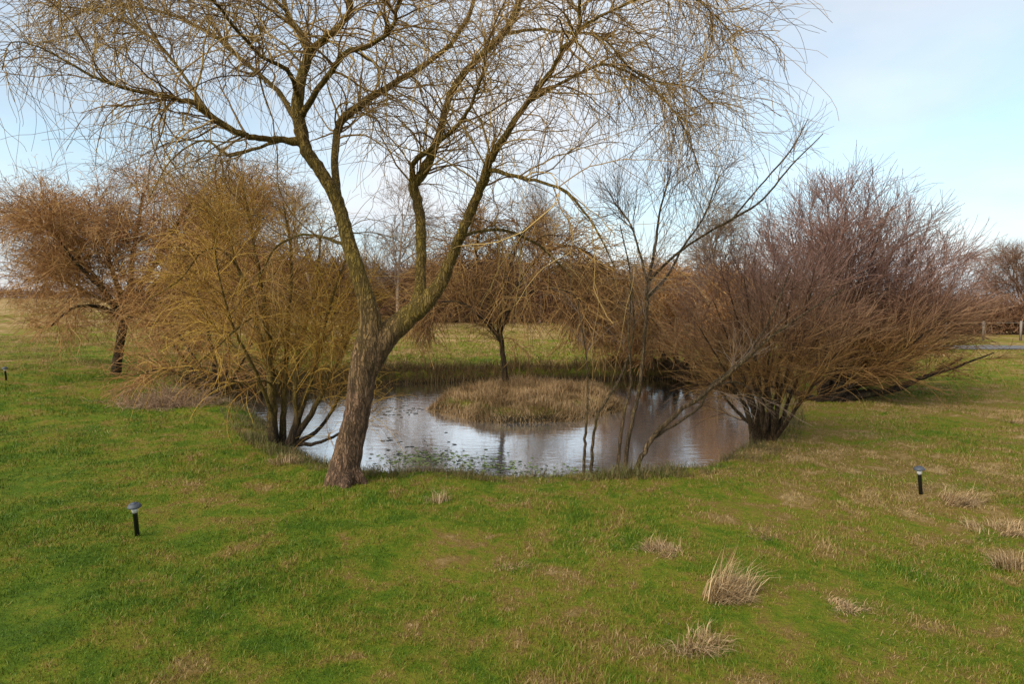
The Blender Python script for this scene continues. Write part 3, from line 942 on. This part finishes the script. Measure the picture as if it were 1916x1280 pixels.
hedge('long_hedge', 'long red-brown hedge at the far edge of the meadow behind the island', -24, 47, 18, 45, 5.2, 3.0, 15000, 0.032, M_RED)
hedge('field_hedge', 'thin dark hedge along the horizon of the left field', -110, 95, -24, 78, 2.3, 2.0, 4500, 0.045, M_RED)
hedge('lane_hedge', 'dark red-brown hedge behind the fence at the far right', 22, 41, 62, 40, 3.0, 1.8, 9000, 0.03, M_RED)


def far(px, Y):
    d = ray(px, 575)
    return (d[0] * Y, Y, hz_at(d[0] * Y, Y))


bare_tree('bare_tree', 'grey bare tree on the horizon at the far left of the field', 'tree', far(90, 62), 9.5, 4.2, M_GREY, r=0.16)
bare_tree('bare_tree', 'reddish bare tree above the hedge at the right edge', 'tree', far(1935, 46), 5.6, 4.6, M_RED, 30, 18, 9, r=0.12, lo=0.05)
for px, Y, h, w, lb_ in ((440, 36, 8.2, 3.8, 'grey bare tree in the meadow behind the golden willow bush'),
                         (590, 42, 9.8, 4.6, 'grey bare tree behind the pond, seen left of the willow fork'),
                         (745, 37, 8.6, 4.2, 'grey bare tree behind the pond, seen through the willow fork'),
                         (1010, 44, 9.2, 4.8, 'tall grey bare tree beyond the island tree'),
                         (1340, 33, 7.0, 3.6, 'grey bare tree behind the gap between the right-hand bushes')):
    bare_tree('bare_tree', lb_, 'tree', far(px, Y), h, w, M_GREY, 20, 14, 8, r=0.12, group='bare trees behind the pond')

# fence and track at the far right
fx = thing('wire_fence', (29, 32.5, hz_at(29, 32.5)), 'weathered post and rail fence below the hedge at the far right', 'fence')


def box(cx, cy, cz, sx_, sy_, sz_):
    v = np.array([[x, y, z] for x in (-1, 1) for y in (-1, 1) for z in (-1, 1)], float) * np.array([sx_, sy_, sz_]) / 2 + np.array([cx, cy, cz])
    f = np.array([[0, 1, 3, 2], [4, 6, 7, 5], [0, 4, 5, 1], [2, 3, 7, 6], [0, 2, 6, 4], [1, 5, 7, 3]])
    return v, f


M_POST = plain('weathered_post', (0.22, 0.18, 0.14), 0.8)
for i in range(9):
    x = 22 + i * 1.9
    v, f = box(x, 32.5, hz_at(x, 32.5) + 0.5, 0.08, 0.08, 1.0)
    new_mesh('post', v, [f], M_POST, fx, False)
for zr in (0.9,):
    v, f = box(29.6, 32.58, hz_at(29, 32.5) + zr, 15.6, 0.015, 0.018)
    new_mesh('rail', v, [f], M_POST, fx, False)
M_TRACK = plain('gravel_track', (0.12, 0.108, 0.10), 0.95)
xs = np.linspace(16, 70, 55)
Vt = np.concatenate([np.column_stack([xs, np.full(55, yy) + 0.3 * np.sin(xs * 0.4), base_h(xs, np.full(55, yy)) + 0.03]) for yy in (25.2, 26.6, 28.0)])
qq = np.arange(165).reshape(3, 55)
tag(new_mesh('track', Vt, [np.stack([qq[:-1, :-1], qq[:-1, 1:], qq[1:, 1:], qq[1:, :-1]], -1).reshape(-1, 4)], M_TRACK), kind='structure')

# ------------------------------------------------------------------ grasses


def blades(name, P, Hh, Wd, lean, mt, parent=None, curl=0.6, dirs=None):
    n = len(P)
    a = rng.uniform(0, 2 * math.pi, n)
    face = np.column_stack([np.cos(a), np.sin(a), np.zeros(n)])
    if dirs is None:
        b_ = rng.uniform(0, 2 * math.pi, n)
        dirs = np.column_stack([np.cos(b_), np.sin(b_), np.zeros(n)])
    ln = np.abs(rng.normal(lean, lean * 0.5, n))[:, None]
    up = np.array([[0, 0, 1.0]])
    H_ = Hh[:, None]
    d1_ = nrm(up + dirs * ln * 0.6)
    d2_ = nrm(up * (1 - curl * np.minimum(ln, 1.2)) + dirs * ln * 1.4)
    m1 = P + d1_ * H_ * 0.55
    tip = m1 + d2_ * H_ * 0.5
    w = face * Wd[:, None] * 0.5
    V = np.stack([P - w, P + w, m1 + w * 0.75, m1 - w * 0.75, tip], 1).reshape(-1, 3)
    i0 = np.arange(n) * 5
    return new_mesh(name, V, [np.stack([i0, i0 + 1, i0 + 2, i0 + 3], -1), np.stack([i0 + 3, i0 + 2, i0 + 4], -1)], mt, parent)


def scatter_lawn(n, y0, y1, p):
    u = rng.random(n)
    Y = (y0 ** p + u * (y1 ** p - y0 ** p)) ** (1 / p)
    X = (rng.random(n) * 2 - 1) * (0.98 * Y + 0.8)
    d = sdf(POND, X, Y)
    k_ = d > 0.25
    return X[k_], Y[k_], d[k_]


X, Y, d = scatter_lawn(680000, 1.9, 26, 0.55)
nz = 0.8 * np.sin(17 * X + 3 * np.sin(6 * Y)) * np.sin(15 * Y + 2 * np.sin(7 * X)) + np.sin(2.1 * X + 1.3 * Y) * np.sin(1.7 * Y - 0.8 * X) + 0.6 * np.sin(5.3 * X) * np.sin(4.7 * Y + X)
Hh = (0.025 + 0.010 * nz) * rng.uniform(0.5, 1.5, len(X)) * (1 + Y * 0.02)
P = np.column_stack([X, Y, height(X, Y) - 0.006])
tag(blades('lawn_grass', P, np.maximum(Hh, 0.012), 0.0024 * (1 + Y / 4.5), 0.65, M_BLADE, None, 0.3), 'short green and straw winter grass covering the lawn', 'grass', kind='stuff')


# matted dead grass lying in patches
npz = 230
cy_ = (2.3 ** 0.7 + rng.random(npz) * (15 ** 0.7 - 2.3 ** 0.7)) ** (1 / 0.7)
cx_ = (rng.random(npz) * 2 - 1) * 0.9 * cy_
kp = rng.random(npz) < np.clip(0.42 + 0.12 * cx_, 0.12, 1.0)
cx_, cy_ = cx_[kp], cy_[kp]
sz_ = rng.uniform(0.05, 0.24, len(cx_)) * (0.7 + 0.06 * cy_)
cnt = (sz_ ** 2 * 5200).astype(int) + 25
j = np.repeat(np.arange(len(cx_)), cnt)
X = cx_[j] + rng.normal(0, 1, len(j)) * sz_[j] * 1.3
Y = cy_[j] + rng.normal(0, 1, len(j)) * sz_[j] * 0.9
k_ = (sdf(POND, X, Y) > 0.3) & (Y > 1.9)
X, Y = X[k_], Y[k_]
P = np.column_stack([X, Y, height(X, Y) + 0.002])
fl = 2.5 * np.sin(1.3 * X) + 2.0 * np.sin(1.1 * Y + X) + rng.normal(0, 0.7, len(X))
M_THATCH = twig_mat('matted_dead_grass', (0.12, 0.085, 0.028), (0.24, 0.16, 0.058), (0.38, 0.27, 0.115))
tag(blades('dead_grass', P, rng.uniform(0.015, 0.05, len(X)), 0.0024 * (1 + Y / 6), 1.9, M_THATCH, None, 0.5, np.column_stack([np.cos(fl), np.sin(fl), 0 * fl])),
    'matted brown dead grass lying in patches on the lawn', 'grass', kind='stuff')


def ring_points(poly, n, lo, hi, keep=None):
    i = rng.integers(0, len(poly), n)
    f = rng.random(n)[:, None]
    A, B = poly[i], poly[(i + 1) % len(poly)]
    Q = A * (1 - f) + B * f
    e = nrm(B - A)
    nv = np.column_stack([e[:, 1], -e[:, 0]])
    c = poly.mean(0)
    s = np.sign(((Q - c) * nv).sum(1))[:, None]
    Q = Q + nv * s * rng.uniform(lo, hi, n)[:, None]
    return Q


Q = ring_points(POND, 42000, -0.05, 0.75)
dq = sdf(POND, Q[:, 0], Q[:, 1])
Q = Q[dq > -0.12]
clump = 0.5 + 0.5 * np.sin(6 * Q[:, 0]) * np.sin(5 * Q[:, 1] + Q[:, 0])
farb = sm(11, 15, Q[:, 1])
P = np.column_stack([Q, height(Q[:, 0], Q[:, 1]) - 0.01])
patch = np.sin(2.9 * Q[:, 0] + 2 * np.sin(1.7 * Q[:, 1])) * np.sin(3.1 * Q[:, 1] + 1.5 * np.sin(2.3 * Q[:, 0])) + 0.6 * np.sin(8.3 * Q[:, 0]) * np.sin(7.1 * Q[:, 1])
ks_ = (patch + rng.normal(0, 0.5, len(Q)) > -0.35) | (farb > 0.5)
Q, P, clump, farb, patch = Q[ks_], P[ks_], clump[ks_], farb[ks_], patch[ks_]
Hh = (0.05 + 0.06 * clump + 0.05 * np.clip(patch, 0, 1)) * rng.uniform(0.3, 1.5, len(Q)) * (1 + 1.0 * farb)
nearm = farb < 0.5
tag(blades('shore_grass', P[nearm], Hh[nearm], np.full(nearm.sum(), 0.006), 0.6, M_SHORE), 'rough dead grass along the near pond shore', 'grass', kind='stuff')
tag(blades('bank_sedge', P[~nearm], Hh[~nearm] * 1.3, np.full((~nearm).sum(), 0.012), 0.5, M_BANK), 'brown dead sedge on the far pond bank', 'grass', kind='stuff')

# grass of the island
n = 60000
lo_, hi_ = ISLE.min(0), ISLE.max(0)
Q = lo_ + rng.random((n, 2)) * (hi_ - lo_)
di = sdf(ISLE, Q[:, 0], Q[:, 1])
k_ = di < 0.08
Q, di = Q[k_], di[k_]
P = np.column_stack([Q, height(Q[:, 0], Q[:, 1]) - 0.01])
Hh = (0.10 + 0.13 * sm(0.1, -0.7, di)) * rng.uniform(0.3, 1.3, len(Q)) * (0.85 + 0.4 * np.sin(3.1 * Q[:, 0] + 1) * np.sin(2.7 * Q[:, 1]) + 0.35 * np.sin(9 * Q[:, 0]) * np.sin(8 * Q[:, 1]))
cl_ = 3 * np.sin(2.2 * Q[:, 0] + Q[:, 1]) + 2 * np.sin(3.3 * Q[:, 1] - Q[:, 0]) + rng.normal(0, 0.8, len(Q))
tag(blades('island_grass', P, Hh, np.full(len(Q), 0.008), 0.85, M_ISLE, None, 0.9, np.column_stack([np.cos(cl_), np.sin(cl_), 0 * cl_])), 'long dead straw-coloured grass covering the pond island', 'grass', kind='stuff')

# coarse meadow grass behind the pond
n = 90000
Y = rng.uniform(15, 44, n) ** 1.0
X = rng.uniform(-0.75, 0.75, n) * Y
k_ = (sdf(POND, X, Y) > 0.5) & (rng.random(n) < sm(-7, -3, X) * sm(14, 12, X) * (0.3 + 0.7 * sm(15, 20, Y)))
X, Y = X[k_], Y[k_]
P = np.column_stack([X, Y, height(X, Y) - 0.01])
tag(blades('meadow_grass', P, rng.uniform(0.03, 0.13, len(X)), rng.uniform(0.015, 0.04, len(X)), 0.7, M_BLADE), 'yellow-green rough meadow grass behind the pond', 'grass', kind='stuff')

# tussocks of straw: (px, py, radius, height, lean dir, label)
M_ = [(1362, 1118, 0.16, 0.225, 0.9, 900, 'tallest upright straw tussock on the right foreground lawn, flopping right'),
      (1245, 1034, 0.17, 0.10, 0.2, 500, 'low flattened straw tuft on the lawn between pond and tallest tussock'),
      (1790, 940, 0.22, 0.16, 0.8, 600, 'straw tussock just right of the solar light on the right lawn'),
      (1858, 992, 0.26, 0.11, 0.2, 700, 'wide low straw tussock near the right edge below the solar light'),
      (1902, 1062, 0.16, 0.13, -0.4, 500, 'pale straw tussock cut by the right edge of the picture'),
      (1296, 1210, 0.16, 0.12, 0.4, 500, 'brownish straw tuft on the foreground lawn below the tallest tussock'),
      (1570, 1140, 0.14, 0.07, 0.3, 350, 'small flat straw tuft right of the tallest tussock'),
      (1425, 1002, 0.13, 0.07, 0.0, 300, 'small brown straw tuft on the lawn behind the tallest tussock'),
      (965, 1062, 0.12, 0.07, 0.2, 260, 'small straw tuft in the middle of the foreground lawn'),
      (1895, 792, 0.24, 0.12, 0.2, 400, 'pale straw tuft at the right edge, level with the big bush'),
      (830, 942, 0.12, 0.14, 0.1, 120, 'sparse pale weed tuft on the lawn in front of the pond'),
      (520, 868, 0.25, 0.13, -0.2, 420, 'dead grass tuft at the foot of the golden willow bush')]
for px, py, rad, h, ld, n, lb_ in M_:
    c = on_ground(px, py)
    th_ = thing('grass_tussock', c, lb_, 'grass tuft', 'straw tussocks on the lawn')
    nc = max(4, n // 60)
    ca, cr_ = rng.uniform(0, 2 * math.pi, nc), np.sqrt(rng.random(nc)) * rad * 0.52
    cx, cy = np.cos(ca) * cr_ * 1.35, np.sin(ca) * cr_
    chs = rng.uniform(0.45, 1.1, nc) * (1 - 0.5 * (cr_ / rad) ** 2)
    cd_ = ca + rng.normal(0, 0.9, nc)
    j = rng.integers(0, nc, n)
    P = np.column_stack([c[0] + cx[j] + np.clip(rng.normal(0, 0.036, n), -0.08, 0.08), c[1] + cy[j] + np.clip(rng.normal(0, 0.03, n), -0.07, 0.07), np.zeros(n)])
    P[:, 2] = height(P[:, 0], P[:, 1]) - 0.01
    aa = cd_[j] + rng.normal(0, 0.5, n)
    dr = nrm(np.column_stack([np.cos(aa) * (0.5 + cr_[j] / rad) + ld * 1.1, np.sin(aa) * 0.8 - 0.2, np.zeros(n)]))
    blades('blades', P, rng.uniform(0.35, 1.1, n) * chs[j] * h * 1.35, np.full(n, 0.0045), np.where(rng.random(n) < 0.5, 0.7, 1.9) + 0.5 * (h < 0.13), M_STRAW, th_, 0.8, dr)

# pond weed and floating debris
M_WEED = twig_mat('pond_weed_leaves', (0.06, 0.085, 0.02), (0.12, 0.16, 0.035), (0.20, 0.23, 0.08))
M_DEB = twig_mat('dark_floating_leaves', (0.02, 0.018, 0.010), (0.035, 0.03, 0.015), (0.06, 0.05, 0.02))


def floaters(name, spots, mt, label, size):
    V, Fs = [], []
    o = 0
    for px, py, sx_, sy_, n in spots:
        c = on_plane(px, py, WZ)
        for _ in range(n):
            x, y = c[0] + rng.normal(0, sx_), c[1] + rng.normal(0, sy_)
            r_ = size * rng.uniform(0.5, 1.5)
            a = np.arange(6) / 6 * 2 * math.pi + rng.uniform(0, 1)
            rr_ = r_ * rng.uniform(0.7, 1.2, 6)
            V.append(np.column_stack([x + np.cos(a) * rr_, y + np.sin(a) * rr_ * 0.8, WZ + 0.006 + rng.uniform(0, 0.012) + 0.006 * np.sin(a + rng.uniform(0, 6))]))
            Fs.append(np.stack([np.array([o, o + 1, o + 2, o + 3]), np.array([o, o + 3, o + 4, o + 5])]))
            o += 6
    tag(new_mesh(name, np.concatenate(V), [np.concatenate(Fs)], mt), label, 'pond plants', kind='stuff')


floaters('pond_weed', [(800, 852, 0.28, 0.22, 120), (840, 862, 0.45, 0.2, 160), (930, 876, 0.5, 0.16, 150), (1010, 884, 0.5, 0.12, 60), (760, 862, 0.22, 0.15, 60)], M_WEED,
         'green floating weed near the front edge of the pond', 0.022)
floaters('floating_leaves', [(720, 762, 0.25, 0.4, 26), (745, 775, 0.25, 0.4, 24), (775, 770, 0.2, 0.3, 14), (720, 740, 0.3, 0.4, 22), (722, 824, 0.06, 0.06, 5),
                             (800, 832, 0.3, 0.3, 12), (1350, 745, 0.5, 0.8, 30), (1290, 740, 0.5, 0.8, 24)], M_DEB,
         'dark leaves and debris floating on the pond', 0.032)

# ------------------------------------------------------------------ solar lights
M_BLACK = plain('black_plastic', (0.012, 0.013, 0.010), 0.45)
M_CAP = plain('grey_plastic', (0.06, 0.066, 0.075), 0.6)
M_PANEL = plain('solar_cell', (0.04, 0.05, 0.08), 0.4)
M_LENS = plain('frosted_lens', (0.62, 0.60, 0.56), 0.35)


def lathe(prof, seg=24):
    prof = np.array(prof, float)
    a = np.arange(seg) / seg * 2 * math.pi
    V = np.stack([prof[:, 0:1] * np.cos(a), prof[:, 0:1] * np.sin(a), np.repeat(prof[:, 1:2], seg, 1)], -1)
    q_ = np.arange(len(prof) * seg).reshape(len(prof), seg)
    nx_ = np.roll(q_, -1, 1)
    return V.reshape(-1, 3), [np.stack([q_[:-1], nx_[:-1], nx_[1:], q_[1:]], -1).reshape(-1, 4)]


def solar_light(px, py, label, tilt, s=1.0):
    c = on_ground(px, py)
    o = thing('solar_light', c, label, 'garden light', 'solar lights around the pond')
    parts = [('post', lathe([(0, -0.05), (0.0165, -0.05), (0.0165, 0.178), (0.019, 0.180), (0.019, 0.188), (0, 0.188)]), M_BLACK),
             ('lens', lathe([(0, 0.186), (0.020, 0.186), (0.025, 0.228), (0, 0.228)]), M_LENS),
             ('cap', lathe([(0, 0.222), (0.026, 0.224), (0.046, 0.227), (0.049, 0.231), (0.047, 0.237), (0.036, 0.252), (0.030, 0.256), (0, 0.257)]), M_CAP),
             ('solar_panel', lathe([(0, 0.2565), (0.026, 0.2565), (0.025, 0.260), (0, 0.261)], 4), M_PANEL)]
    for nm, (V, Fc), mt in parts:
        V = V * s
        me = new_mesh(nm, V, Fc, mt)
        me.parent = o
        if nm in ('post',):
            for p_ in me.data.polygons:
                p_.use_smooth = True
    o.rotation_euler = (R(4), R(tilt + 3), rng.uniform(0, 6))
    return o


solar_light(257, 1004, 'black solar garden light with grey cap, on the left foreground lawn', 2)
solar_light(1723, 926, 'black solar garden light standing alone on the right lawn', 0, 0.98)
solar_light(12, 713, 'tiny distant solar garden light at the left edge of the lawn', 0, 1.05)

# pale specks: fallen leaves
spots = [(1740, 970), (1182, 915), (1345, 910), (655, 1062), (78, 1180), (1650, 1010), (510, 1070), (1250, 1180)]
V, Fs = [], []
for i, (px, py) in enumerate(spots):
    c = on_ground(px, py)
    a = np.arange(6) / 6 * 2 * math.pi
    r_ = rng.uniform(0.003, 0.006)
    ang_ = rng.uniform(0, 6)
    lx, ly = np.cos(a) * r_ * 1.5, np.sin(a) * r_
    V.append(np.column_stack([c[0] + lx * math.cos(ang_) - ly * math.sin(ang_), c[1] + lx * math.sin(ang_) + ly * math.cos(ang_), c[2] + 0.03 + 0.01 * np.sin(a)]))
    Fs.append(np.array([[0, 1, 2, 3], [0, 3, 4, 5]]) + i * 6)
tag(new_mesh('fallen_leaves', np.concatenate(V), [np.concatenate(Fs)], plain('pale_dry_leaf', (0.36, 0.31, 0.20), 0.8)), 'pale dry leaves scattered over the lawn', 'leaves', kind='stuff')
